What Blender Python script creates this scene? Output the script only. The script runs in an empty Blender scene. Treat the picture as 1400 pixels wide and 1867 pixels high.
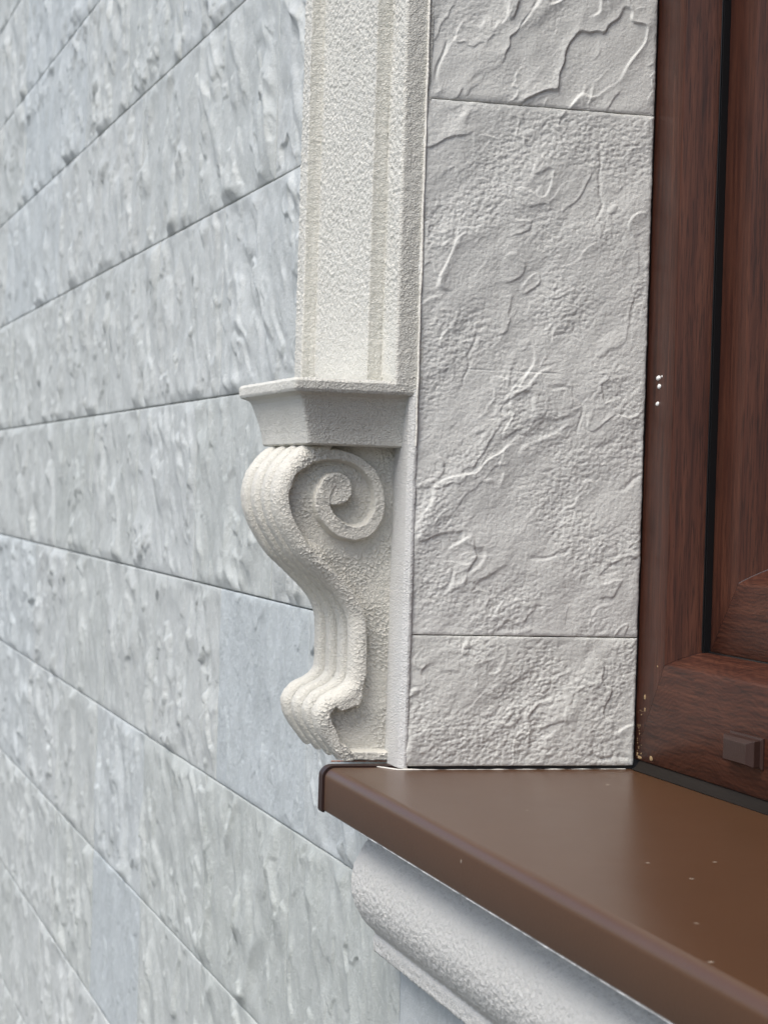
import bpy, math, numpy as np
from mathutils import Matrix, Vector
C = bpy.context.scene.collection
SC = bpy.context.scene
R = math.radians
# ---------------------------------------------------------------- camera
cam = bpy.data.cameras.new("camera")
cam.sensor_fit = 'VERTICAL'; cam.sensor_height = 36; cam.lens = 80.02
cam.clip_start = 0.05; cam.clip_end = 500
camo = bpy.data.objects.new("camera", cam); C.objects.link(camo)
M = [[0.27238088, -0.01773373, 0.96202608, 2.44500248],
     [0.96169053, -0.02717821, -0.27278687, -0.72893486],
     [0.03098367, 0.99947329, 0.00965154, 1.55],
     [0, 0, 0, 1]]
camo.matrix_world = Matrix(M)
cam.dof.use_dof = True; cam.dof.focus_distance = 2.55; cam.dof.aperture_fstop = 15
SC.camera = camo
# ---------------------------------------------------------------- world, sun, exposure
SUN_EL, SUN_AZ = R(56), R(-61)          # azimuth measured from +X towards +Y (negative = outdoors)
w = bpy.data.worlds.new("World"); SC.world = w; w.use_nodes = True
nt = w.node_tree
bg = nt.nodes['Background']; sky = nt.nodes.new('ShaderNodeTexSky')
sky.sky_type = 'NISHITA'; sky.sun_disc = False; sky.sun_elevation = SUN_EL
sky.sun_rotation = math.pi/2 - SUN_AZ
sky.air_density = 1.0; sky.dust_density = 3.0; sky.ozone_density = 1.0
nt.links.new(sky.outputs[0], bg.inputs[0]); bg.inputs[1].default_value = 0.11
sl = bpy.data.lights.new("sun", 'SUN'); sl.energy = 1.45; sl.angle = R(36); sl.color = (1.0, 0.985, 0.945)
so = bpy.data.objects.new("sun", sl); C.objects.link(so)
d = Vector((math.cos(SUN_EL)*math.cos(SUN_AZ), math.cos(SUN_EL)*math.sin(SUN_AZ), math.sin(SUN_EL)))
so.rotation_euler = d.to_track_quat('Z', 'Y').to_euler()
SC.view_settings.view_transform = 'Standard'; SC.view_settings.look = 'None'
SC.view_settings.exposure = 0.77; SC.view_settings.gamma = 1.0

# ---------------------------------------------------------------- noise in numpy
def _h(ix, iy, s):
    n = (ix.astype(np.int64)*374761393 + iy.astype(np.int64)*668265263 + int(s)*2147483647*31) & 0xffffffff
    n = ((n ^ (n >> 13))*1274126177) & 0xffffffff
    n = ((n ^ (n >> 16))*2246822519) & 0xffffffff
    return (n ^ (n >> 15)) & 0xffffffff
def noise(x, y, s=0):
    """2-D gradient noise, about -1..1"""
    x = np.asarray(x, float); y = np.asarray(y, float)
    ix = np.floor(x); iy = np.floor(y); fx = x-ix; fy = y-iy
    ix = ix.astype(np.int64); iy = iy.astype(np.int64)
    u = fx*fx*fx*(fx*(fx*6-15)+10); v = fy*fy*fy*(fy*(fy*6-15)+10)
    def g(dx, dy):
        a = _h(ix+dx, iy+dy, s).astype(float)*(2*math.pi/4294967296.)
        return np.cos(a)*(fx-dx)+np.sin(a)*(fy-dy)
    a, b, c, d_ = g(0, 0), g(1, 0), g(0, 1), g(1, 1)
    return 1.5*(a*(1-u)*(1-v)+b*u*(1-v)+c*(1-u)*v+d_*u*v)
def fbm(x, y, s=0, o=3, g=.5):
    r = 0; a = 1.; t = 0
    for k in range(o):
        r = r+a*noise(x, y, s+k*17); t += a; a *= g; x = x*2.03+5.1; y = y*2.03+1.7
    return r/t
def sst(a, b, x):
    t = np.clip((x-a)/(b-a), 0, 1); return t*t*(3-2*t)

# ---------------------------------------------------------------- mesh helpers
def mesh_obj(name, V, F, mat, parent=None, smooth=True, attr=None):
    me = bpy.data.meshes.new(name)
    V = np.asarray(V, float)
    if isinstance(F, np.ndarray):
        n = len(F); me.vertices.add(len(V)); me.vertices.foreach_set('co', V.ravel())
        me.loops.add(n*4); me.loops.foreach_set('vertex_index', F.astype(np.int32).ravel())
        me.polygons.add(n); me.polygons.foreach_set('loop_start', np.arange(0, n*4, 4, dtype=np.int32))
        me.update(calc_edges=True); me.validate()
    else:
        me.from_pydata([tuple(v) for v in V], [], F); me.update()
    me.polygons.foreach_set('use_smooth', [smooth]*len(me.polygons))
    if attr is not None:
        a = me.attributes.new('tint', 'FLOAT', 'POINT'); a.data.foreach_set('value', np.asarray(attr, np.float32))
    me.materials.append(mat)
    o = bpy.data.objects.new(name, me); C.objects.link(o)
    if parent: o.parent = parent
    return o
def gridF(n, m, off=0, flip=False, mask=None):
    i = np.arange(n-1)[:, None]*m+np.arange(m-1)[None, :]
    q = np.stack([i, i+m, i+m+1, i+1], -1)
    if mask is not None: q = q[mask]
    q = q.reshape(-1, 4)+off
    return q[:, ::-1] if flip else q
class Acc:
    def __init__(s): s.V = []; s.F = []; s.A = []; s.n = 0
    def grid(s, X, Y, Z, flip=False, tint=0., mask=None):
        n, m = X.shape
        s.V.append(np.stack([X, Y, Z], -1).reshape(-1, 3)); s.F.append(gridF(n, m, s.n, flip, mask))
        s.A.append(np.full(n*m, tint)); s.n += n*m
    def build(s, name, mat, parent=None, smooth=True):
        return mesh_obj(name, np.concatenate(s.V), np.concatenate(s.F), mat, parent, smooth, np.concatenate(s.A))
def empty(name, loc, label, cat):
    o = bpy.data.objects.new(name, None); C.objects.link(o)
    o.empty_display_size = .1; o['label'] = label; o['category'] = cat
    return o
def tag(o, label, cat): o['label'] = label; o['category'] = cat; return o
def box(name, a, b, mat, parent=None, bev=0.0):
    x0, y0, z0 = a; x1, y1, z1 = b
    V = [(x0,y0,z0),(x1,y0,z0),(x1,y1,z0),(x0,y1,z0),(x0,y0,z1),(x1,y0,z1),(x1,y1,z1),(x0,y1,z1)]
    F = [(3,2,1,0),(4,5,6,7),(0,1,5,4),(1,2,6,5),(2,3,7,6),(3,0,4,7)]
    o = mesh_obj(name, V, F, mat, parent, False)
    if bev:
        m = o.modifiers.new('bevel', 'BEVEL'); m.width = bev; m.segments = 3; m.limit_method = 'ANGLE'
        o.data.polygons.foreach_set('use_smooth', [True]*6)
    return o

# ---------------------------------------------------------------- materials
def mat(name):
    m = bpy.data.materials.new(name); m.use_nodes = True
    return m, m.node_tree, m.node_tree.nodes['Principled BSDF']
def N(nt, t, **k):
    n = nt.nodes.new(t)
    for a, v in k.items():
        if a in n.inputs.keys() if hasattr(n.inputs, 'keys') else False: n.inputs[a].default_value = v
        else: setattr(n, a, v)
    return n
def pos(nt, scale=(1, 1, 1)):
    g = nt.nodes.new('ShaderNodeNewGeometry'); m = nt.nodes.new('ShaderNodeMapping')
    m.inputs['Scale'].default_value = scale
    nt.links.new(g.outputs['Position'], m.inputs['Vector']); return m.outputs[0]
def tex(nt, vec, scale, detail=3, rough=.5, dist=0):
    n = nt.nodes.new('ShaderNodeTexNoise'); n.inputs['Scale'].default_value = scale
    n.inputs['Detail'].default_value = detail; n.inputs['Roughness'].default_value = rough
    n.inputs['Distortion'].default_value = dist; nt.links.new(vec, n.inputs['Vector']); return n.outputs[0]
def ramp(nt, fac, stops):
    r = nt.nodes.new('ShaderNodeValToRGB'); e = r.color_ramp.elements
    while len(e) < len(stops): e.new(.5)
    for k, (p, c) in enumerate(stops):
        e[k].position = p; e[k].color = (*c, 1) if len(c) == 3 else c
    nt.links.new(fac, r.inputs[0]); return r.outputs[0]
def mth(nt, op, a, b=None, c=None, clamp=False):
    n = nt.nodes.new('ShaderNodeMath'); n.operation = op; n.use_clamp = clamp
    for k, v in enumerate((a, b, c)):
        if v is None: continue
        if isinstance(v, (int, float)): n.inputs[k].default_value = v
        else: nt.links.new(v, n.inputs[k])
    return n.outputs[0]
def mix(nt, fac, a, b, mode='MIX'):
    n = nt.nodes.new('ShaderNodeMix'); n.data_type = 'RGBA'; n.blend_type = mode
    for s, v in ((n.inputs[0], fac), (n.inputs[6], a), (n.inputs[7], b)):
        if isinstance(v, (int, float)): s.default_value = v
        elif isinstance(v, tuple): s.default_value = (*v, 1)
        else: nt.links.new(v, s)
    return n.outputs[2]
def bump(nt, h, dist, strength=1.0, prev=None):
    b = nt.nodes.new('ShaderNodeBump'); b.inputs['Distance'].default_value = dist
    b.inputs['Strength'].default_value = strength; nt.links.new(h, b.inputs['Height'])
    if prev is not None: nt.links.new(prev, b.inputs['Normal'])
    return b.outputs[0]

def stone_mat(name, c0, c1, cv, fine=1.0, vein=1.0, rgh=.55):
    m, nt, p = mat(name); P = pos(nt)
    big = tex(nt, P, 9, 4, .6, .6); med = tex(nt, P, 55, 5, .65, .8); fin = tex(nt, P, 330, 3, .6)
    col = mix(nt, ramp(nt, big, [(.3, (0, 0, 0)), (.7, (1, 1, 1))]), c0, c1)
    col = mix(nt, ramp(nt, med, [(.54, (0, 0, 0)), (.72, (.45, .45, .45))]), col, cv)      # pale mottling of the stone
    col = mix(nt, ramp(nt, med, [(.26, (.25, .25, .25)), (.40, (0, 0, 0))]), col, tuple(x*.8 for x in c0))
    v1 = tex(nt, P, 16, 5, .62, 1.2); rid = mth(nt, 'ABSOLUTE', mth(nt, 'SUBTRACT', v1, .5))
    col = mix(nt, ramp(nt, rid, [(.0, (.45*vein,)*3), (.022, (0, 0, 0))]), col, cv)
    v2 = tex(nt, P, 27, 5, .7, .8); rid2 = mth(nt, 'ABSOLUTE', mth(nt, 'SUBTRACT', v2, .56))
    col = mix(nt, ramp(nt, rid2, [(.0, (.3*vein,)*3), (.010, (0, 0, 0))]), col, tuple(x*.7 for x in c0))
    a = nt.nodes.new('ShaderNodeAttribute'); a.attribute_name = 'tint'
    blue = mix(nt, 1.0, col, (.945, .98, 1.02), 'MULTIPLY'); grey_shade = mix(nt, 1.0, col, (.87, .885, .86), 'MULTIPLY')  # bluish and greyer tile tones; the grey also paints shade on low tiles
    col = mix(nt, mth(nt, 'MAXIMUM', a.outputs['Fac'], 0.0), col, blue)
    col = mix(nt, mth(nt, 'MAXIMUM', mth(nt, 'MULTIPLY', a.outputs['Fac'], -1.0), 0.0), col, grey_shade)
    nt.links.new(col, p.inputs['Base Color']); p.inputs['Roughness'].default_value = rgh
    p.inputs['Specular IOR Level'].default_value = .4
    n1 = bump(nt, med, .0010*fine, .8); n2 = bump(nt, fin, .0011*fine, .8, n1)
    nt.links.new(n2, p.inputs['Normal']); return m
M_stone = stone_mat('split_stone', (.455, .476, .460), (.535, .556, .542), (.67, .69, .68))
M_reveal = stone_mat('lightened_stone', (.735, .735, .695), (.765, .765, .725), (.79, .79, .755), .7, .12, .75)  # same stone, colour lightened to make up for weaker light on the reveal

def stucco_mat(name, c0, c1, cell, dist, grain, sf=.6):
    m, nt, p = mat(name); P = pos(nt)
    wn = nt.nodes.new('ShaderNodeTexNoise'); wn.inputs['Scale'].default_value = 160
    nt.links.new(P, wn.inputs['Vector'])
    va = nt.nodes.new('ShaderNodeVectorMath'); va.operation = 'MULTIPLY_ADD'
    nt.links.new(wn.outputs['Color'], va.inputs[0]); va.inputs[1].default_value = (.006,)*3; nt.links.new(P, va.inputs[2])
    v = nt.nodes.new('ShaderNodeTexVoronoi'); v.feature = 'DISTANCE_TO_EDGE'; v.inputs['Scale'].default_value = cell
    nt.links.new(va.outputs[0], v.inputs['Vector'])
    ridge = ramp(nt, v.outputs[0], [(0, (1, 1, 1)), (.16, (0, 0, 0))])
    soft = tex(nt, P, 95, 3, .55); g = tex(nt, P, 480, 2, .6)
    mask = ramp(nt, tex(nt, P, 22, 2), [(.30, (.5, .5, .5)), (.65, (1, 1, 1))])
    n1 = bump(nt, soft, .003*sf, .9) if sf else None
    n2 = bump(nt, mth(nt, 'MULTIPLY', ridge, mask), dist, 1.0, n1) if dist else n1
    n3 = bump(nt, g, grain, 1.0, n2)
    col = mix(nt, tex(nt, P, 14, 4), c0, c1)
    col = mix(nt, ramp(nt, g, [(.26, (.5, .5, .5)), (.40, (0, 0, 0))]), col, tuple(x*.55 for x in c0))  # pinholes in the render
    nt.links.new(col, p.inputs['Base Color']); nt.links.new(n3, p.inputs['Normal'])
    p.inputs['Roughness'].default_value = .75; p.inputs['Specular IOR Level'].default_value = .3
    return m
M_stucco = stucco_mat('cream_textured_render', (.64, .63, .57), (.695, .685, .63), 240, .0005, .0010)
M_scroll = stucco_mat('cream_smooth_render', (.64, .62, .55), (.70, .68, .615), 240, .0005, .0008, .35)
M_apron = stucco_mat('sandy_render', (.585, .58, .55), (.635, .63, .60), 380, 0, .0016, .0)
M_mortar = stucco_mat('smooth_mortar', (.60, .60, .585), (.64, .64, .62), 200, .0004, .0010, .15)
m, nt, p = mat('white_sealant'); p.inputs['Base Color'].default_value = (.74, .72, .66, 1); p.inputs['Roughness'].default_value = .6; M_caulk = m
nt.links.new(bump(nt, tex(nt, pos(nt), 200, 3), .002), p.inputs['Normal'])
m, nt, p = mat('dark_gap'); p.inputs['Base Color'].default_value = (.06, .058, .06, 1); p.inputs['Roughness'].default_value = .9; M_gap = m

def metal_mat(name, col, rough):
    m, nt, p = mat(name); P = pos(nt)
    n = tex(nt, P, 900, 2, .6); s = tex(nt, P, 6, 4, .6)
    c = mix(nt, s, tuple(x*.9 for x in col), tuple(x*1.12 for x in col))
    c = mix(nt, ramp(nt, n, [(.3, (.5, .5, .5)), (.5, (0, 0, 0))]), c, tuple(x*.75 for x in col))
    sp = nt.nodes.new('ShaderNodeTexVoronoi'); sp.inputs['Scale'].default_value = 38
    nt.links.new(P, sp.inputs['Vector'])
    dust = ramp(nt, sp.outputs['Distance'], [(.07, (.8, .8, .8)), (.10, (0, 0, 0))])
    sel = nt.nodes.new('ShaderNodeSeparateColor'); nt.links.new(sp.outputs['Color'], sel.inputs[0])
    dust = mth(nt, 'MULTIPLY', dust, mth(nt, 'GREATER_THAN', sel.outputs[0], .93))
    c = mix(nt, dust, c, (.45, .38, .30))
    nt.links.new(c, p.inputs['Base Color'])
    nt.links.new(mth(nt, 'MULTIPLY_ADD', tex(nt, P, 16, 5, .7), .04, rough-.02), p.inputs['Roughness'])
    nt.links.new(bump(nt, tex(nt, P, 320, 2, .5), .00022, .5, bump(nt, n, .00015, .5)), p.inputs['Normal'])
    p.inputs['Specular IOR Level'].default_value = .4
    return m
M_sill = metal_mat('brown_coated_metal', (.092, .043, .020), .31)
M_cap = metal_mat('dark_brown_plastic', (.036, .017, .013), .45)

def wood_mat(name, axis, rings=False):
    m, nt, p = mat(name)
    st = (1, 1, .045) if axis == 'Z' else (.045, 1, 1)
    P = pos(nt, st); P0 = pos(nt)
    fine = tex(nt, P, 620, 3, .6, .3); mid = tex(nt, P, 130, 4, .6, .6); big = tex(nt, P0, 7, 2)
    if rings:
        g = nt.nodes.new('ShaderNodeNewGeometry'); sx = nt.nodes.new('ShaderNodeSeparateXYZ'); nt.links.new(g.outputs['Position'], sx.inputs[0])
        dx = mth(nt, 'MULTIPLY', mth(nt, 'SUBTRACT', sx.outputs[0], .20), .35)
        dz = mth(nt, 'SUBTRACT', sx.outputs[2], 1.22)
        r = mth(nt, 'SQRT', mth(nt, 'ADD', mth(nt, 'MULTIPLY', dx, dx), mth(nt, 'MULTIPLY', dz, dz)))
        r = mth(nt, 'MULTIPLY_ADD', tex(nt, P0, 12, 3), .05, r)
        wv = mth(nt, 'MULTIPLY_ADD', mth(nt, 'SINE', mth(nt, 'MULTIPLY', r, 1250)), .5, .5)
        mid = mth(nt, 'MULTIPLY_ADD', wv, .14, mth(nt, 'MULTIPLY', mid, .9))
    c = ramp(nt, mid, [(.26, (.030, .010, .007)), (.5, (.066, .022, .013)), (.76, (.108, .040, .023))])
    c = mix(nt, ramp(nt, fine, [(.36, (.6, .6, .6)), (.50, (0, 0, 0))]), c, (.012, .006, .005))
    nt.links.new(c, p.inputs['Base Color']); p.inputs['Roughness'].default_value = .40
    p.inputs['Specular IOR Level'].default_value = .25
    nt.links.new(bump(nt, fine, .0004, .6), p.inputs['Normal']); return m
M_woodv = wood_mat('brown_oak_foil_upright', 'Z'); M_woodh = wood_mat('brown_oak_foil_level', 'X', True)
m, nt, p = mat('black_rubber'); p.inputs['Base Color'].default_value = (.006, .007, .008, 1); p.inputs['Roughness'].default_value = .35; M_rubber = m
m, nt, p = mat('dark_plastic_strip'); p.inputs['Base Color'].default_value = (.012, .009, .007, 1); p.inputs['Specular IOR Level'].default_value = .2; p.inputs['Roughness'].default_value = .6; M_strip = m
m, nt, p = mat('window_glass'); p.inputs['Base Color'].default_value = (.015, .018, .02, 1); p.inputs['Roughness'].default_value = .03; M_glass = m
m, nt, p = mat('white_paint_drop'); p.inputs['Base Color'].default_value = (.8, .8, .78, 1); p.inputs['Roughness'].default_value = .3; M_white = m
m, nt, p = mat('bare_yellow_filler'); p.inputs['Base Color'].default_value = (.30, .21, .11, 1); p.inputs['Roughness'].default_value = .8; M_chip = m
m, nt, p = mat('copper_primer'); p.inputs['Base Color'].default_value = (.42, .17, .10, 1); p.inputs['Roughness'].default_value = .7; M_copper = m
m, nt, p = mat('paving'); P = pos(nt)
nt.links.new(mix(nt, tex(nt, P, 3, 6, .7), (.07, .07, .065), (.12, .118, .11)), p.inputs['Base Color']); p.inputs['Roughness'].default_value = .9
nt.links.new(bump(nt, tex(nt, P, 60, 5), .004), p.inputs['Normal']); M_ground = m

# ---------------------------------------------------------------- ground
def sheet(name, s, z, mt):
    return mesh_obj(name, [(-s, -s, z), (s, -s, z), (s, s, z), (-s, s, z)], [(0, 1, 2, 3)], mt, None, False)
g = sheet('ground', 200, 0, M_ground); g['kind'] = 'structure'

# ---------------------------------------------------------------- stone relief
def relief(a, b, seed, rough=1.0, scars=1.0, ang=.6, stretch=1.7, fine=True, big=1.0, zoom=1.0, ridges=0.0):
    ca, sa = math.cos(ang), math.sin(ang)
    u = a*ca+b*sa; v = (-a*sa+b*ca)*stretch           # features run along the 'ang' direction
    u = u*zoom+seed*3.17; v = v*zoom+seed*1.31
    wu = fbm(u*18, v*18, seed, 2)*.014; wv = fbm(u*18+9, v*18, seed+1, 2)*.014
    u2, v2 = u+wu, v+wv
    h = .0040*fbm(u*6, v*6, seed+2, 3)*big
    h = h+.0010*rough*fbm(u2*30, v2*26, seed+3, 2)
    a2 = a+seed*1.7; b2 = b+seed*.9
    if fine:
        patch = .45+.9*sst(-.4, .5, noise(a2*13, b2*13, seed+7))
        n = fbm(a2*165+b2*40, b2*215-a2*55, seed+4, 2, .6)
        h = h+.0013*rough*patch*(n-.35*np.abs(n))
    for k in range(4):
        f = (4.5, 7, 11, 17)[k]
        n = fbm(u2*f+k*7, v2*f, seed+10+k, 3)
        msk = sst(.02, .40, noise(u*f*.9+3, v*f*.75+k, seed+20+k))
        t = n-.03; wd_ = (.016, .020, .024, .03)[k]*(1+ridges)
        led = sst(-wd_, wd_, t)*np.exp(-np.maximum(t, 0)/(.22+.1*ridges))          # broken ledge that fades back into the face
        h = h+scars*(.0036, .0032, .0022, .0013*(1-.6*ridges))[k]*msk*led
    n = noise(u2*9+31, v2*6, seed+31); msk = sst(.28, .5, noise(u*11, v*8, seed+33))
    h = h-.0022*scars*(1-.7*ridges)*msk*np.clip(1-np.abs(n)/.05, 0, 1)
    if ridges:
        n = fbm(u2*6+31, v2*6, seed+51, 2); h = h+.0075*ridges*np.clip(1-np.abs(n)*3.2, -.3, 1)*sst(-.05, .45, noise(u*5, v*5, seed+52))
    return h
def tile(acc, a0, a1, b0, b1, na, nb, seed, place, tint=0, gap=.0009, aspace=None, hair=None, **k):
    """one stone tile: relief face with its edges turned down into the joint"""
    aa = np.linspace(a0, a1, na) if aspace is None else aspace
    bb = np.linspace(b0, b1, nb)
    ga = min(gap*(3 if k.get('ridges') else 1), (a1-a0)*.2); k = dict(k)
    aa = np.concatenate([[a0+ga], [a0+ga+.0004], aa[(aa > a0+ga+.0012) & (aa < a1-ga-.0012)], [a1-ga-.0004], [a1-ga]])
    bb = np.concatenate([[b0+ga], [b0+ga+.0004], bb[(bb > b0+ga+.0012) & (bb < b1-ga-.0012)], [b1-ga-.0004], [b1-ga]])
    A, B = np.meshgrid(aa, bb, indexing='ij')
    h = relief(A, B, seed, **k)
    e = np.minimum(np.minimum(A-a0, a1-A), np.minimum(B-b0, b1-B))
    h = h*sst(-.004, .010+.012*k.get('ridges', 0), e) - .0008*(1-sst(0, .004, e+.0012*noise(A*160, B*160, seed+50)))
    if hair: h = h-.0008*np.exp(-((B-hair-.0006*noise(A*20, A*0, 3))/.0006)**2)*sst(-.2, .2, noise(A*18, A*0, 8))
    h[0, :] = -.009; h[-1, :] = -.009; h[:, 0] = -.009; h[:, -1] = -.009
    jb = gap*.6+.0007*fbm(A*28, A*0+seed, seed+60, 4, .7); ja = gap*.6+.0012*fbm(B*28, B*0+seed, seed+61, 4, .7)
    wb = (B-b0)/(b1-b0)*2-1; wa = (A-a0)/(a1-a0)*2-1
    B = B+jb*np.sign(wb)*(np.abs(wb) > .9); A = A+ja*np.sign(wa)*(np.abs(wa) > .9)
    place(acc, A, B, h, tint)

wall = empty('stone_wall', (0, 0, 0), 'pale blue-grey rough stone tiled wall running off to the left behind the corbel', 'wall')
# facade cladding, plane y = 0
rng = np.random.RandomState(4)
acc = Acc()
def pl_wall(acc, A, B, h, tint):
    h = np.where((A > -.10) & (A < .01), np.minimum(h*.5, .0035), h)
    acc.grid(A, -h, B, tint=tint, flip=False)
def wallx(a0, a1):
    out = [a0]
    while out[-1] < a1-1e-6:
        x = out[-1]; out.append(x+max(.0032, .0026+.0026*max(0, -x-.3)) if x < 0 else x+.02)
    return np.array(out[:-1]+[a1])
rows = [(-.13, .18), (.18, .485), (.485, .787), (.787, 1.088), (1.088, 1.389), (1.389, 1.690), (1.690, 1.991), (1.991, 2.296), (2.296, 2.598), (2.598, 2.90), (2.90, 3.2)]
starts = {4: -1.04, 5: -.70, 6: -1.10, 7: -.753, 3: -.54, 2: -.535, 8: -.95, 9: -.40, 10: -.85, 1: -.75, 0: -.3}
tl = .573
tints_shade = {(4, 0): .6, (4, 1): .96, (4, 2): -.1, (4, 3): -.2, (3, 0): -.8, (3, 1): -.8, (3, 2): -.6, (3, 3): .5, (2, 0): -.6, (2, 1): -.7, (2, 2): -.5, (2, 3): .95, (2, 4): -.5, (8, 5): .5, (8, 6): .7, (7, 6): .5, (7, 7): .6, (9, 5): .5, (9, 6): .6, (4, 6): .6, (4, 7): .7, (3, 6): .5, (3, 7): .5}  # tile tones, plus painted shade on low rows and painted reflection far left
for r, (z0, z1) in enumerate(rows):
    s = starts[r]
    while s+tl < 0: s += tl
    k = 0; x1 = s+tl
    bounds = []
    x = s
    xs_ = [-.013 if 1.0 < z0 < 2.85 else 0.0]
    if s < -.03: xs_.append(s)
    while xs_[-1] > -5.2: xs_.append(xs_[-1]-tl if xs_[-1] < -.02 else s)
    for j in range(len(xs_)-1):
        a1, a0 = xs_[j], xs_[j+1]
        far = -(a0+a1)/2
        dz = .0021+.0007*far
        if z0 > 2.5 and far < 1.5: dz = .006
        if z1 < .9 and far < .3: dz = .006
        nb = int((z1-z0)/dz)
        tint = tints_shade.get((r, j), float(rng.uniform(-.55, .2)))
        k_ = dict(rough=float(rng.uniform(.25, .5)), scars=float(rng.uniform(1.3, 2.3)), ang=float(rng.uniform(1.2, 2.5)), big=2.0, stretch=1.7, zoom=.85, ridges=1.0)
        if tint > .9: k_ = dict(rough=.7, scars=.6, ang=1.2, zoom=.9, ridges=.25)
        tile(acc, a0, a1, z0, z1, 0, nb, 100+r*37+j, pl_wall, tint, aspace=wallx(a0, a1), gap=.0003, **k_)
    # right of the corner: below the sill, and above the window head
    if z1 < 1.1 or z0 > 2.85:
        x = 0.0
        while x < 4.2:
            x2 = min(x+tl, 4.2); tile(acc, x, x2, z0, z1, 60, 30, 900+r*37+int(x*10), pl_wall, float(rng.uniform(-.4, .6)), gap=.0012, fine=False)
            x = x2
    elif z0 > 1.0:
        x = 1.9
        while x < 4.2:
            x2 = min(x+tl, 4.2); tile(acc, x, x2, z0, z1, 60, 30, 900+r*37+int(x*10), pl_wall, float(rng.uniform(-.4, .6)), gap=.0012, fine=False)
            x = x2
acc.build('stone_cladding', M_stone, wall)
# backing behind the joints (solid wall body with the window opening left free)
def slab(name, boxes, mt, parent):
    V = []; F = []
    for (x0, y0, z0), (x1, y1, z1) in boxes:
        b = len(V); V += [(x0,y0,z0),(x1,y0,z0),(x1,y1,z0),(x0,y1,z0),(x0,y0,z1),(x1,y0,z1),(x1,y1,z1),(x0,y1,z1)]
        F += [tuple(b+i for i in f) for f in [(3,2,1,0),(4,5,6,7),(0,1,5,4),(1,2,6,5),(2,3,7,6),(3,0,4,7)]]
    return mesh_obj(name, V, F, mt, parent, False)
slab('joint_backing', [((-5.3, .006, 0), (-.006, .40, 3.3)), ((-.006, .006, 0), (1.906, .266, 1.18)), ((1.906, .006, 0), (4.25, .40, 3.3)), ((-.006, .006, 2.9), (1.906, .40, 3.3))], M_gap, wall)
# reveal cladding, plane x = 0, faces +X
def pl_rev(acc, A, B, h, tint): acc.grid(h, A, B, tint=tint, flip=True)
acc = Acc()
tile(acc, -.0045, .2730, 1.2405, 1.3885, 300, 165, 7, pl_rev, -.22, rough=.8, scars=.5, ang=.75, gap=.0006)
tile(acc, -.0045, .2730, 1.3885, 1.9900, 300, 668, 23, pl_rev, .05, rough=.62, scars=.46, ang=.8, gap=.0004, hair=1.6890)
tile(acc, -.0045, .2730, 1.9900, 2.2900, 300, 334, 45, pl_rev, .02, rough=.28, scars=.85, ang=.9, gap=.0005)
tile(acc, -.0045, .2730, 2.2900, 2.5900, 60, 60, 55, pl_rev, .02, rough=.35, scars=1.2, fine=False)
tile(acc, -.0045, .2730, 2.5900, 2.9000, 60, 60, 56, pl_rev, .02, rough=.35, scars=1.2, fine=False)
acc.build('reveal_cladding', M_reveal, wall)
# opposite reveal and soffit of the opening
acc = Acc()
acc.grid(*[np.array(q, float) for q in ([[1.9, 1.9], [1.9, 1.9]], [[0, 0], [.27, .27]], [[1.24, 2.9], [1.24, 2.9]])])
acc.grid(*[np.array(q, float) for q in ([[0, 1.9], [0, 1.9]], [[0, 0], [.27, .27]], [[2.9, 2.9], [2.9, 2.9]])])
acc.build('far_reveal', M_reveal, wall)
# smooth mortar strip on the wall plane between corbel and reveal
z = np.linspace(1.2385, 1.664, 260); x = np.linspace(-.075, .0012, 40)
X, Z = np.meshgrid(x, z, indexing='ij')
Y = -.0088+.0005*fbm(X*60, Z*40, 5, 3)+.0050*sst(-.006, .0012, X)
X = X+.0008*noise(Z*60, X*0, 9)*sst(-.006, 0, X)
acc = Acc(); acc.grid(X, Y, Z)
yy = np.linspace(0, 1, 6)
X2 = np.repeat(X[-1][None, :], 6, 0); X2 = X2+np.array([0, .0004, .0005, .0004, .0, -.002])[:, None]
Y2 = Y[-1][None, :]+yy[:, None]*.005; acc.grid(X2, Y2, np.repeat(z[None, :], 6, 0))
acc.build('mortar_strip', M_mortar, wall)

# ---------------------------------------------------------------- architrave
def arc(cx, cy, r, a0, a1, n=5):
    return [(cx+r*math.cos(R(a0+(a1-a0)*t/n)), cy+r*math.sin(R(a0+(a1-a0)*t/n))) for t in range(n+1)]
r1 = .0045
prof = [(0, .004)]
prof += arc(-r1, -.0281+r1, r1, 0, -90)
prof += [(-.0540, -.0283), (-.0556, -.0277), (-.0564, -.0258), (-.0585, -.0256), (-.0594, -.0280), (-.0596, -.0350), (-.0592, -.0420)]
prof += arc(-.0590-.002, -.0450+.002, .002, 0, -90, 4)
prof += [(-.3040, -.0452), (-.3056, -.0446), (-.3064, -.0427), (-.3086, -.0425), (-.3096, -.0450), (-.3106, -.0500), (-.3102, -.0570)]
prof += arc(-.3100-.002, -.0605+.002, .002, 0, -90, 4)
prof += arc(-.348+.004, -.0605+.004, .004, -90, -180, 5) + [(-.348, .004)]
def resample(P, step, keep=True):
    P = np.array(P, float); d_ = np.r_[0, np.cumsum(np.hypot(*np.diff(P, axis=0).T))]
    n = max(2, int(d_[-1]/step)); s = np.linspace(0, d_[-1], n)
    if keep: s = np.unique(np.round(np.r_[s, d_], 6))
    return np.stack([np.interp(s, d_, P[:, 0]), np.interp(s, d_, P[:, 1])], 1)
P = resample(prof, .0014)
zz = np.r_[np.arange(1.668, 2.24, .0014), np.linspace(2.31, 3.0, 60)]
T = np.gradient(P, axis=0); T /= np.linalg.norm(T, axis=1)[:, None]+1e-9
nrm = np.stack([-T[:, 1], T[:, 0]], 1)*-1
S = np.r_[0, np.cumsum(np.hypot(*np.diff(P, axis=0).T))]
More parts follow.
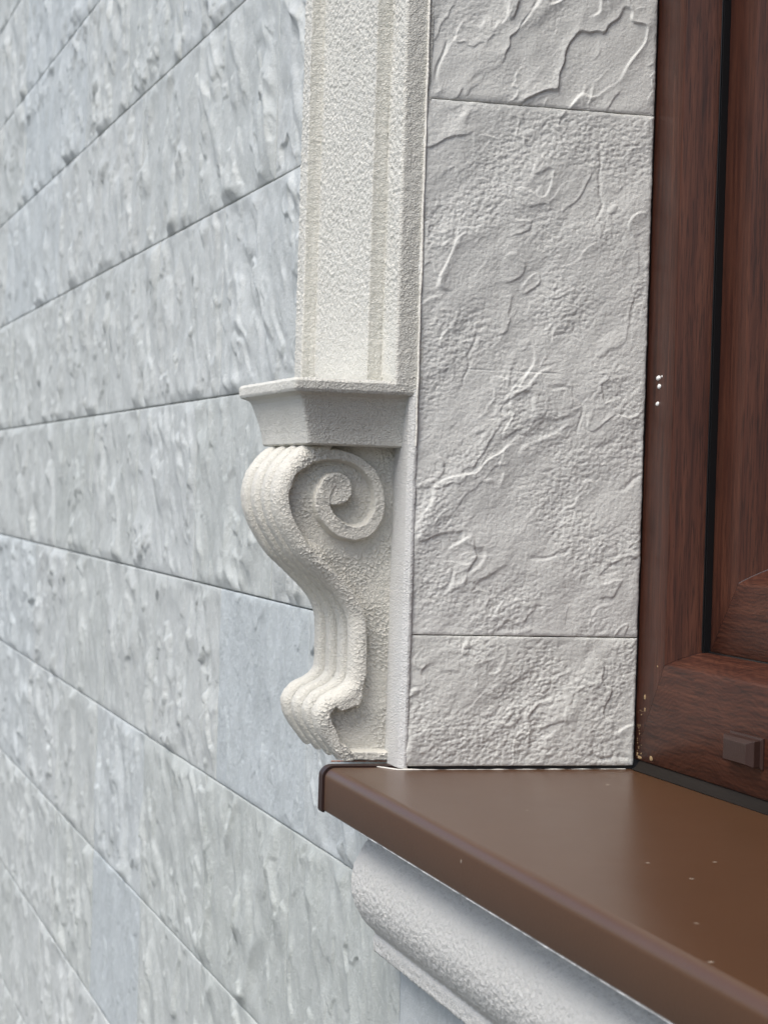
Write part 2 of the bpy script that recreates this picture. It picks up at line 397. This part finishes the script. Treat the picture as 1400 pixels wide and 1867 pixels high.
SS, ZZ = np.meshgrid(S, zz, indexing='ij')
hh = .0008*fbm(SS*14, ZZ*6, 71, 2)
front = (np.abs(nrm[:, 1]) > .8)[:, None]*1.0
hh += (.0005+.0010*front*sst(1.66, 1.80, ZZ))*(.7*noise(SS*(220-60*front), ZZ*290, 72)+.5*noise(SS*110, ZZ*150, 74))
hh += .0003*noise(SS*30, ZZ*200, 73)*(((np.abs(nrm[:, 0]) > .8) & (P[:, 0] < -.02))[:, None])   # combed marks across the steps
# slumped render at the foot, running out onto the ledge
foot = np.exp(-(ZZ-1.668)/.006)*.004
hh += foot*((P[:, 0] < -.004)[:, None])
X = P[:, 0][:, None]-nrm[:, 0][:, None]*(-hh); Y = P[:, 1][:, None]-nrm[:, 1][:, None]*(-hh)
arch = empty('window_architrave', (0, 0, 0), 'tall cream stepped stucco pilaster strip standing on the corbel beside the window', 'architrave')
acc = Acc(); acc.grid(X, Y, ZZ, flip=True); acc.build('pilaster_shaft', M_stucco, arch)
zc = np.arange(1.60, 2.35, .004); tt = np.linspace(0, 2*math.pi, 9)
rr = .0016+.0009*fbm(zc*40, zc*0, 3, 2)
cxx = .0012+.0008*noise(zc*25, zc*0, 6); cyy = -.0012+.0010*noise(zc*18, zc*0+4, 6)
X = cxx[:, None]+rr[:, None]*np.cos(tt)[None]; Y = cyy[:, None]+rr[:, None]*np.sin(tt)[None]
acc = Acc(); acc.grid(X, Y, np.repeat(zc[:, None], 9, 1), flip=True); acc.build('sealant_bead', M_caulk, arch)

# ---------------------------------------------------------------- corbel
corb = empty('corbel', (0, 0, 0), 'cream stucco scroll corbel with a spiral on its side under the pilaster strip', 'corbel')
# abacus: moulded block swept round near side, front, far side
pr = [(.010, 1.6725), (.002, 1.6718), (-.0002, 1.6690), (0, 1.6600), (.0015, 1.6565), (.006, 1.6548), (.0095, 1.6530), (.0125, 1.6485), (.0150, 1.641), (.0178, 1.632), (.0205, 1.622), (.0225, 1.612), (.0235, 1.6035), (.0238, 1.6005), (.0262, 1.5985), (.040, 1.5983), (.085, 1.5983)]
PR = resample(pr, .0016)
def ring(ix, iy, n=90):
    """rounded path: near face wall -> front -> far wall"""
    x0, x1, yf = -.0005-ix, -.2905+ix, -(.1425-iy); r = .004
    pts = [(x0, .002)] + arc(x0-r, yf+r, r, 0, -90, 4) + arc(x1+r, yf+r, r, -90, -180, 4) + [(x1, .002)]
    return pts
rings = []
for o, zq in PR:
    pts = np.array(ring(o*1.25, o), float)
    seg = [60] + [1]*4 + [120] + [1]*4 + [40]
    out = []
    for k in range(len(pts)-1):
        t = np.linspace(0, 1, seg[k], endpoint=False)[:, None] if seg[k] > 1 else np.array([[0.]])
        out.append(pts[k]+(pts[k+1]-pts[k])*t)
    out.append(pts[-1:]); rings.append(np.concatenate(out))
RG = np.array(rings); Zr = np.repeat(PR[:, 1][:, None], RG.shape[1], 1)
U = RG[..., 0]*1.3+RG[..., 1]; jit = .0004*fbm(U*220, Zr*220+RG[..., 0]*50, 81, 2)+.0010*fbm(U*18, Zr*18, 82, 2)
RX = RG[..., 0]+jit; RY = RG[..., 1]-jit; RZ = Zr+.0007*fbm(U*60, Zr*3, 83, 2)*(Zr > 1.65)
acc = Acc(); acc.grid(RX, RY, RZ, flip=True)
# top face (ledge)
t = np.linspace(0, 1, 12)[:, None]
topx = RX[0][None]*(1-t)+(-.15)*t; topy = RY[0][None]*(1-t)+(-.03)*t
acc.grid(topx, topy, np.repeat(RZ[0][None], 12, 0)+.0015*t)
acc.build('abacus', M_stucco, corb)

# scroll outline in (outward p, z)
ctl = np.array([(.100, 1.6035), (.1215, 1.595), (.1357, 1.581), (.1468, 1.5625), (.1508, 1.5377), (.1443, 1.5113), (.1295, 1.4851), (.1162, 1.468), (.0899, 1.4443), (.0706, 1.4254), (.0591, 1.4074), (.0552, 1.389), (.0545, 1.3575), (.0556, 1.3350), (.0660, 1.3235), (.0840, 1.3135), (.0942, 1.2975), (.0926, 1.2824), (.0866, 1.2700), (.0762, 1.2556), (.0640, 1.2412)])
def spline(c, n=14, closed=False):
    c = np.vstack([2*c[0]-c[1], c, 2*c[-1]-c[-2]]); out = []
    for i in range(1, len(c)-2):
        p0, p1, p2, p3 = c[i-1:i+3]
        for t in np.linspace(0, 1, n, endpoint=False):
            out.append(.5*((2*p1)+(-p0+p2)*t+(2*p0-5*p1+4*p2-p3)*t*t+(-p0+3*p1-3*p2+p3)*t**3))
    out.append(c[-2]); return np.array(out)
CT = resample(spline(ctl), .0010, False)
T = np.gradient(CT, axis=0)
ker = np.hanning(9); ker /= ker.sum()
T = np.stack([np.convolve(np.pad(T[:, q], 4, 'edge'), ker, 'valid') for q in (0, 1)], 1); T /= np.linalg.norm(T, axis=1)[:, None]
NI = np.stack([T[:, 1], -T[:, 0]], 1)                     # candidates for the inward normal
NI *= np.sign((NI*(np.array([0, 0])-np.array([1, 0]))).sum(1).mean())
XN, XF = -.047, -.247; Rb = .0100
val = np.linspace(XN, XF, 5)
val = np.array([XN, -.083, -.136, -.189, XF])
xs_list, es = [], []
# near corner round first (x from XN, depth Rb) then beads
for k in range(4):
    a, b = val[k], val[k+1]
    t = np.sin(np.linspace(-1, 1, 52)*math.pi/2)
    amp = .0300 if k else .0160; ampf = .0300
    tq = np.clip(np.abs(t)/.70, 0, 1)
    e = ampf*(1-np.sqrt(np.clip(1-tq**4, 0, 1)))
    if k == 0: e = np.where(t < 0, .0160*(1-np.sqrt(np.clip(1-t**2, 0, 1))), e)
    # deeper valley arrises
    xs_list.append(a+(b-a)*(t+1)/2); es.append(e)
xs = np.concatenate(xs_list); es = np.concatenate(es)
xs = np.r_[XN, xs, XF, XF]; es = np.r_[.0165, es, .032, .05]
amp = .0160
Sx = np.r_[0, np.cumsum(np.hypot(*np.diff(CT, axis=0).T))]
G = np.meshgrid(Sx, xs, indexing='ij')
E_ = es[None, :]*(.45+.55*sst(0, .035, Sx[-1]-Sx))[:, None]
fine = .00055*fbm(G[0]*230, G[1]*230, 91, 2)+.0004*fbm(G[0]*45, G[1]*45, 92, 2)
E_ = E_+fine
Pp = CT[:, 0][:, None]+NI[:, 0][:, None]*E_; Zp = CT[:, 1][:, None]+NI[:, 1][:, None]*E_
acc = Acc(); acc.grid(G[1], -Pp, Zp, flip=False)
# side heightfield at near face
def segdist(Pt, poly, widths=None):
    best = np.full(Pt.shape[:-1], 1e9); bw = np.zeros(Pt.shape[:-1])
    for k in range(len(poly)-1):
        a, b = poly[k], poly[k+1]; ab = b-a
        t = np.clip(((Pt-a)@ab)/(ab@ab+1e-12), 0, 1)
        dd = np.hypot(*np.moveaxis(Pt-(a+t[..., None]*ab), -1, 0))
        if widths is not None:
            wv = widths[k]+(widths[k+1]-widths[k])*t; dd2 = dd-wv
        else: dd2 = dd
        best = np.minimum(best, dd2)
    return best
gp = np.arange(-.012, .158, .00072); gz = np.arange(1.2385, 1.6045, .00072)
GP, GZ = np.meshgrid(gp, gz, indexing='ij'); PT = np.stack([GP, GZ], -1)
CTc = CT[::4]
dC = segdist(PT, CTc)
# inside test: horizontal position left of contour
order = np.argsort(CT[:, 1]); 
def inside(GP, GZ):
    poly = np.vstack([CT, [(-.05, CT[-1, 1])], [(-.05, CT[0, 1])]])
    c = np.zeros(GP.shape, bool); j = len(poly)-1
    for i in range(len(poly)):
        xi, yi = poly[i]; xj, yj = poly[j]
        cond = ((yi > GZ) != (yj > GZ))
        with np.errstate(divide='ignore', invalid='ignore'):
            xx = (xj-xi)*(GZ-yi)/((yj-yi) if yj != yi else 1e-12)+xi
        c ^= cond & (GP < xx); j = i
    return c
ins = inside(GP, GZ); dC = np.where(ins, dC, -dC)
wob = .0006*noise(GP*90, GZ*90, 95)
neck = np.exp(-(((GP-.094)/.020)**2+((GZ-1.474)/.020)**2))       # where the band melts into the panel
soft = .0016+.010*neck
band = 1-sst(-1, 1, (dC-.0172-.004*neck+wob)/soft)
sp = spline(np.array([(.1400, 1.548), (.1310, 1.5690), (.1071, 1.5850), (.0816, 1.5885), (.0557, 1.5825), (.0360, 1.5655), (.0275, 1.5426), (.0290, 1.5207), (.0400, 1.5048), (.0563, 1.5000), (.0738, 1.5050), (.0865, 1.5160), (.0935, 1.5300), (.0935, 1.5440), (.0870, 1.5560)]), 5)
wd = np.interp(np.linspace(0, 1, len(sp)), [0, .25, .45, .68, .85, 1], [.009, .0062, .0066, .0092, .0095, .0090])
dS = segdist(PT, sp, wd)
coil = 1-sst(-1, 1, (dS+wob)/.0016)
dL = np.hypot((GP-.0790)*1.0, (GZ-1.5495)*1.02)-.0196
lump = 1-sst(-1, 1, (dL+wob)/.0016)
fst = np.array([(.0700, 1.2560), (.0534, 1.2470), (.0053, 1.2462)])
foot = 1-sst(-1, 1, (segdist(PT, fst)-.0056+wob)/.0016)
stx = np.array([(.0480, 1.3900), (.0476, 1.3150)])
stem = (1-sst(-1, 1, (segdist(PT, stx)-.0085+wob)/.0014))
cut = (GZ > 1.3045-.25*(GP-.04)).astype(float)
vol = np.hypot(GP-.064, GZ-1.2790)
stemcut = np.where((GZ < 1.335) & (GP < .062), 1.0, 0)
wedge = (1-sst(-1, 1, (segdist(PT, np.array([(.0490, 1.335), (.0500, 1.3110), (.0640, 1.3060)]))-.0085+wob)/.0014))
relf = np.maximum.reduce([band, coil*.97, lump*.9, foot*.9, stem, wedge])
hol = np.hypot((GP-.0490)/.0215, (GZ-1.2775)/.0205)
relf = relf*sst(-1, 1, (hol-1)*.022/.0016+wob*300)
pool = sst(.0, .012, .018-np.hypot(GP-.070, GZ-1.290))*0
h = -.0135*(1-relf)
h += .0018*lump*np.clip(1+dL/.0188, 0, 1)
h += .0016*neck
# rounded cross-section on bands
h -= .0016*band*np.clip((np.abs(dC-.009)-.004)/.008, 0, 1)**2
h += .00055*fbm(GP*240, GZ*240, 96, 2)+.0009*fbm(GP*40, GZ*40, 97, 2)
# crackled skin: ridges along cell borders
def cells(x, y, s):
    ix = np.floor(x); iy = np.floor(y); d1 = np.full(x.shape, 9.); d2 = np.full(x.shape, 9.)
    for a in (-1, 0, 1):
        for b in (-1, 0, 1):
            cx_ = ix+a; cy_ = iy+b
            px = cx_+_h(cx_.astype(np.int64), cy_.astype(np.int64), s)/4294967296.
            py = cy_+_h(cx_.astype(np.int64), cy_.astype(np.int64), s+5)/4294967296.
            q = np.hypot(px-x, py-y); d2 = np.minimum(d2, np.maximum(d1, q)); d1 = np.minimum(d1, q)
    return d2-d1
cw = .35*noise(GP*200, GZ*200, 98)
cr = cells(GP*160+cw, GZ*195+cw, 99)
h += .0013*np.clip(1-cr/.22, 0, 1)*sst(-.35, .2, noise(GP*25, GZ*25, 100))
rnd = np.clip((amp-dC)/amp, 0, .9999)
h -= .018*(1-np.sqrt(1-rnd**2))*(1-.75*sst(1.262, 1.250, GZ)) 
mv = dC > .0030
mq = mv[:-1, :-1] & mv[1:, :-1] & mv[:-1, 1:] & mv[1:, 1:]
acc.grid(XN+h, -GP, GZ, flip=True, mask=mq)
# far side and underside closing faces
step = CT[::6]
for q in (XF+.0005,):
    Xf = np.full((len(step), 2), q); Yf = np.stack([-(step[:, 0]-.014), np.zeros(len(step))], 1); Zf = np.repeat(step[:, 1][:, None], 2, 1)
    acc.grid(Xf, Yf, Zf)
bx = np.array([[XN-.004, XF], [XN-.004, XF]]); by = np.array([[-.056, -.056], [.0, .0]]); bz = np.full((2, 2), 1.2412)
acc.grid(bx, by, bz)
acc.build('scroll', M_scroll, corb)
# thin copper coloured primer edge left under the foot
V = []; n = 40
acc = Acc(); yy = np.linspace(-.074, .002, n); tt = np.linspace(0, 2*math.pi, 7)
rr = .0008+.0005*noise(yy*300, yy*0, 4)
acc.grid(-.052+rr[:, None]*np.cos(tt)[None], np.repeat(yy[:, None], 7, 1), 1.2405+rr[:, None]*np.sin(tt)[None], flip=True)
acc.build('primer_edge', M_copper, corb)

# ---------------------------------------------------------------- window sill
sill = empty('window_sill', (0, 0, 0), 'glossy brown metal window sill with rounded nose and plastic end cap', 'window sill')
ZT = 1.2368
def sillprof(yb, grow=0, lip=.0485, r=.0125, top=0):
    yf = -.0885-grow; zt = ZT+grow+top
    return [(yb, zt), (-.02, zt)] + [(yf+r+r*math.sin(-a), zt-r+r*math.cos(a)) for a in np.linspace(0, math.pi/2, 12)] + [(yf, zt-lip+.002), (yf+.0012, zt-lip-grow), (yf+.004, zt-lip-grow), (yf+.004, zt-lip+.004)]
def extr(name, prof, x0, x1, mt, parent, nx=60, skew=0.0, thick=0.0, closed=True):
    pf = np.array(prof); xs = np.linspace(x0, x1, nx)
    X = np.repeat(xs[None], len(pf), 0); Y = pf[:, 0][:, None]-(skew*np.maximum(X, 0))*(np.clip((.2-pf[:, 0])/.2, 0, 1)[:, None]); Z = np.repeat(pf[:, 1][:, None], nx, 1)
    return X, Y, Z
SK = .013
X, Y, Z = extr('', sillprof(.27), -.022, 1.93, None, None, 240, SK)
Z = Z+.0003*fbm(X*3, Y*6, 8, 2)
acc = Acc(); acc.grid(X, Y, Z, flip=True)
# end web (thickness seen at the cut end) is hidden by the cap; underside return
acc.build('sill_board', M_sill, sill)
# end cap
acc = Acc()
X, Y, Z = extr('', sillprof(.03, .0018, .0505, .0135), -.043, -.0265, None, None, 6)
acc.grid(X, Y, Z, flip=True)
pf = np.array(sillprof(.03, .0018, .0505, .0135))[:14]
for xx, fl in ((-.0265, False), (-.043, True)):
    inner = pf.copy(); inner[:, 1] = np.minimum(inner[:, 1], 1.189); 
    acc.grid(np.full((len(pf), 2), xx), np.stack([pf[:, 0], pf[:, 0]], 1), np.stack([pf[:, 1], np.full(len(pf), 1.188)], 1), flip=fl)
acc.build('end_cap', M_cap, sill)
box('cap_gap', (-.0264, -.0845, 1.19), (-.0222, .03, ZT-.0022), M_rubber, sill)  # black block standing in for the shaded gap between cap and sill
# pale edge strip under the nose
acc = Acc(); n = 400; xs_ = np.linspace(.10, 1.93, n); tt = np.linspace(0, 2*math.pi, 7)
rr = np.clip(.0004+.0006*noise(xs_*35, xs_*0, 14)+.0004*noise(xs_*150, xs_*0, 15), .0001, .002)*sst(.10, .16, xs_)
acc.grid(np.repeat(xs_[:, None], 7, 1), -.0870-SK*xs_[:, None]+rr[:, None]*np.cos(tt)[None], ZT-.0492+rr[:, None]*np.sin(tt)[None], flip=True)
acc.build('edge_strip', M_white, sill)
# sealant smear at the corner of sill and wall
acc = Acc(); yy = np.linspace(-.030, .262, 300); tt = np.linspace(0, 2*math.pi, 9)
rr = np.clip(.0022*np.exp(-((yy+.006)/.018)**2)+.0006+.0012*noise(yy*60, yy*0, 24), .0001, .004)
acc.grid(.0015+rr[:, None]*np.cos(tt)[None]-.03*sst(-.008, -.03, yy)[:, None], np.repeat(yy[:, None], 9, 1), ZT+.0004+rr[:, None]*.5*np.sin(tt)[None], flip=True)
acc.build('sealant_smear', M_caulk, sill)
# dark back strip under the window frame
slab('back_strip', [((0.004, .2690, ZT-.03), (1.895, .290, ZT+.001))], M_strip, sill)
V = []
X, Y, Z = extr('', [(.2675, ZT+.0002), (.2672, ZT+.0012), (.2680, ZT+.0018), (.2715, ZT+.0030), (.2800, ZT+.0160)], .008, 1.895, None, None, 60)
acc = Acc(); acc.grid(X, Y, Z, flip=False); acc.build('rear_upstand', M_strip, sill)

# ---------------------------------------------------------------- apron moulding under the sill
ap = [(.0, 1.190), (.034, 1.189), (.0355, 1.175), (.041, 1.165), (.0515, 1.149), (.0585, 1.134), (.0616, 1.115), (.0600, 1.099), (.0545, 1.084), (.0450, 1.0695), (.0360, 1.0600), (.0322, 1.0555), (.0318, 1.0530)]
AP = spline(np.array(ap), 6)
AP = np.vstack([AP, [(.0335, 1.0515), (.0345, 1.0490), (.0340, 1.0375), (.0325, 1.0350), (.028, 1.0345), (-.004, 1.0345)]])
AP = resample(AP, .0013, False)
xa = np.r_[np.array([0, .0004, .0012, .0024, .004]), np.arange(.006, .62, .0014), np.arange(.6215, 1.3, .0018)]
ins_ = np.array([.012, .0055, .003, .0012, .0003]); insv = np.zeros(len(xa)); insv[:5] = ins_
SA = np.r_[0, np.cumsum(np.hypot(*np.diff(AP, axis=0).T))]
SA2, XA = np.meshgrid(SA, xa, indexing='ij')
hn = .0009*noise(SA2*210, XA*210, 61)+.0006*noise(SA2*120, XA*130, 62)
Tn = np.gradient(AP, axis=0); Tn /= np.linalg.norm(Tn, axis=1)[:, None]+1e-9
no = np.stack([-Tn[:, 1], Tn[:, 0]], 1)
if no[len(no)//2, 0] < 0: no = -no
YA = -(AP[:, 0][:, None]+no[:, 0][:, None]*(hn-insv[None, :]))-SK*XA*.9
ZA = AP[:, 1][:, None]+no[:, 1][:, None]*(hn-insv[None, :])-.002*XA
acc = Acc(); acc.grid(XA, YA, ZA, flip=True)
e0 = np.stack([YA[:, 0], np.zeros(len(AP))], 1); acc.grid(np.full((len(AP), 2), 0.), e0, np.stack([ZA[:, 0], ZA[:, 0]], 1))
o = acc.build('sill_moulding', M_apron); tag(o, 'grey sandy stucco moulding with a fat rounded bead under the brown sill', 'moulding')

# ---------------------------------------------------------------- window
win = empty('window', (0, 0, 0), 'dark brown wood-grained window frame set back in the stone reveal', 'window')
# frame profile: (outer->inner distance u, depth y)
FY = .275
fp = [(0, FY+.06), (0, FY+.001), (.0008, FY), (.0785, FY), (.0805, FY+.0006), (.0825, FY+.0025), (.0880, FY+.0100), (.0930, FY+.0175), (.0975, FY+.0250), (.1005, FY+.0320), (.1020, FY+.0375), (.1020, FY+.0420)]
def members(proto, x0, x1, z0, z1, zoff, names, parent, kind='frame'):
    pf = resample(proto, .004) if False else np.array(proto, float)
    u, y = pf[:, 0], pf[:, 1]
    def loft(P0, P1, n, name, mt, flip):
        t = np.linspace(0, 1, n)[None, :]
        X = P0[0][:, None]*(1-t)+P1[0][:, None]*t; Z = P0[1][:, None]*(1-t)+P1[1][:, None]*t
        Y = np.repeat(y[:, None], n, 1)
        acc = Acc(); acc.grid(X, Y, Z, flip=flip); return acc.build(name, mt, parent)
    g = .00035
    # left and right stiles
    uz = zoff(u)
    loft((x0+u, z0+uz+g), (x0+u, z1-uz-g), 40, names[0], M_woodv, True)
    loft((x1-u, z0+uz+g), (x1-u, z1-uz-g), 40, names[0], M_woodv, False)
    loft((x0+u+g, z0+uz), (x1-u-g, z0+uz), 40, names[1], M_woodh, False)
    loft((x0+u+g, z1-uz), (x1-u-g, z1-uz), 40, names[1], M_woodh, True)
X0, X1, Z0, Z1 = -.004, 1.904, 1.2485, 2.896
zf = lambda u: np.interp(u, [0, .0785, .102], [0, .1130, .1310])
members(fp, X0, X1, Z0, Z1, zf, ('frame_stile', 'frame_rail'), win)
# sash
sy = .3175
spf = [(0, sy+.03), (0, sy+.0005), (.0006, sy), (.0670, sy), (.0690, sy+.0006), (.0710, sy+.0025), (.0765, sy+.0100), (.0815, sy+.0175), (.0860, sy+.0250), (.0890, sy+.0330), (.0890, sy+.045)]
zs = lambda u: np.interp(u, [0, .067, .089], [0, .0780, .0980])
members(spf, X0+.1080, X1-.1080, Z0+.1325, Z1-.137, zs, ('sash_stile', 'sash_rail'), win)
# rubber gasket between frame and sash
ga = []
for a, b in (((X0+.1021, .3100, Z0+.131), (X0+.1079, .325, Z1-.131)), ((X1-.1079, .3100, Z0+.131), (X1-.1021, .325, Z1-.131))): ga.append((a, b))
ga.append(((X0+.108, .3150, Z0+.1310), (X1-.108, .326, Z0+.1324))); ga.append(((X0+.108, .3100, Z1-.1369), (X1-.108, .325, Z1-.131)))
slab('gasket', ga, M_rubber, win)
box('lip_seal', (X0+.1032, .3085, Z0+.1330), (X0+.1052, .3100, Z1-.133), M_rubber, win, .0005)
box('glass_pane', (X0+.19, .352, Z0+.22), (X1-.19, .358, Z1-.22), M_glass, win)
# drain cap
x0, x1, z0, z1 = .2600, .3400, 1.2785, 1.3095
V = [(x0+.002, FY, z0+.001), (x1-.002, FY, z0+.001), (x1-.002, FY, z1), (x0+.002, FY, z1)]
def ringv(ix, iz0, iz1, y): return [(x0+ix, y, z0+iz0), (x1-ix, y, z0+iz0), (x1-ix, y, z1-iz1), (x0+ix, y, z1-iz1)]
V = ringv(0, 0, -.001, FY+.001)+ringv(0, 0, -.001, FY-.0022)+ringv(.003, .002, .0012, FY-.0030)+ringv(.003, .002, .0022, FY-.0105)+ringv(.013, .004, .006, FY-.0150)
F = []
for k in range(4):
    for j in range(4):
        a = k*4+j; b = k*4+(j+1) % 4; F.append((a, b, b+4, a+4))
F.append((16, 17, 18, 19))
dc = mesh_obj('drain_cap', V, F, M_cap, win, False)
bm_ = dc.modifiers.new('bevel', 'BEVEL'); bm_.width = .0006; bm_.segments = 2
# paint drops and chips on the frame
def blobs(name, items, mt):
    Vs = []; Fs = []
    for (x, y, z, rx, rz, ry) in items:
        b = len(Vs); n = 10; m_ = 5
        for i in range(m_+1):
            ph = math.pi/2*i/m_
            for j in range(n):
                th = 2*math.pi*j/n; k = 1+.25*float(noise(x*900+math.cos(th)*1.1, z*900+math.sin(th)*1.1, 3))
                Vs.append((x+rx*k*math.cos(th)*math.cos(ph), y-ry*math.sin(ph), z+rz*k*math.sin(th)*math.cos(ph)*(1.2 if math.sin(th) > 0 else .9)))
        for i in range(m_):
            for j in range(n):
                Fs.append((b+i*n+j, b+i*n+(j+1) % n, b+(i+1)*n+(j+1) % n, b+(i+1)*n+j))
    return mesh_obj(name, Vs, Fs, mt, win)
blobs('paint_drops', [(.0322, FY, 1.6868, .0055, .0030, .0022), (.0355, FY, 1.6770, .0040, .0030, .0022), (.0315, FY, 1.6574, .0040, .0026, .0018), (.0420, FY, 1.6885, .0016, .0012, .0008)], M_white)
it = [(.0220, FY, 1.3215, .0028, .0030, .0006), (.0232, FY, 1.3072, .0016, .0022, .0005), (.0456, FY, 1.2540, .0045, .0030, .0006), (.012, FY, 1.2515, .006, .0016, .0006), (.0560, FY, 1.3600, .0012, .0012, .0005)]
for k in range(34):
    z_ = 1.252+rng.rand()**1.3*.055; it.append((.0035+rng.rand()**1.5*.014, FY, z_, .0003+.0009*rng.rand()**2, .0003+.0012*rng.rand()**2, .0003))
blobs('filler_chips', it, M_chip)
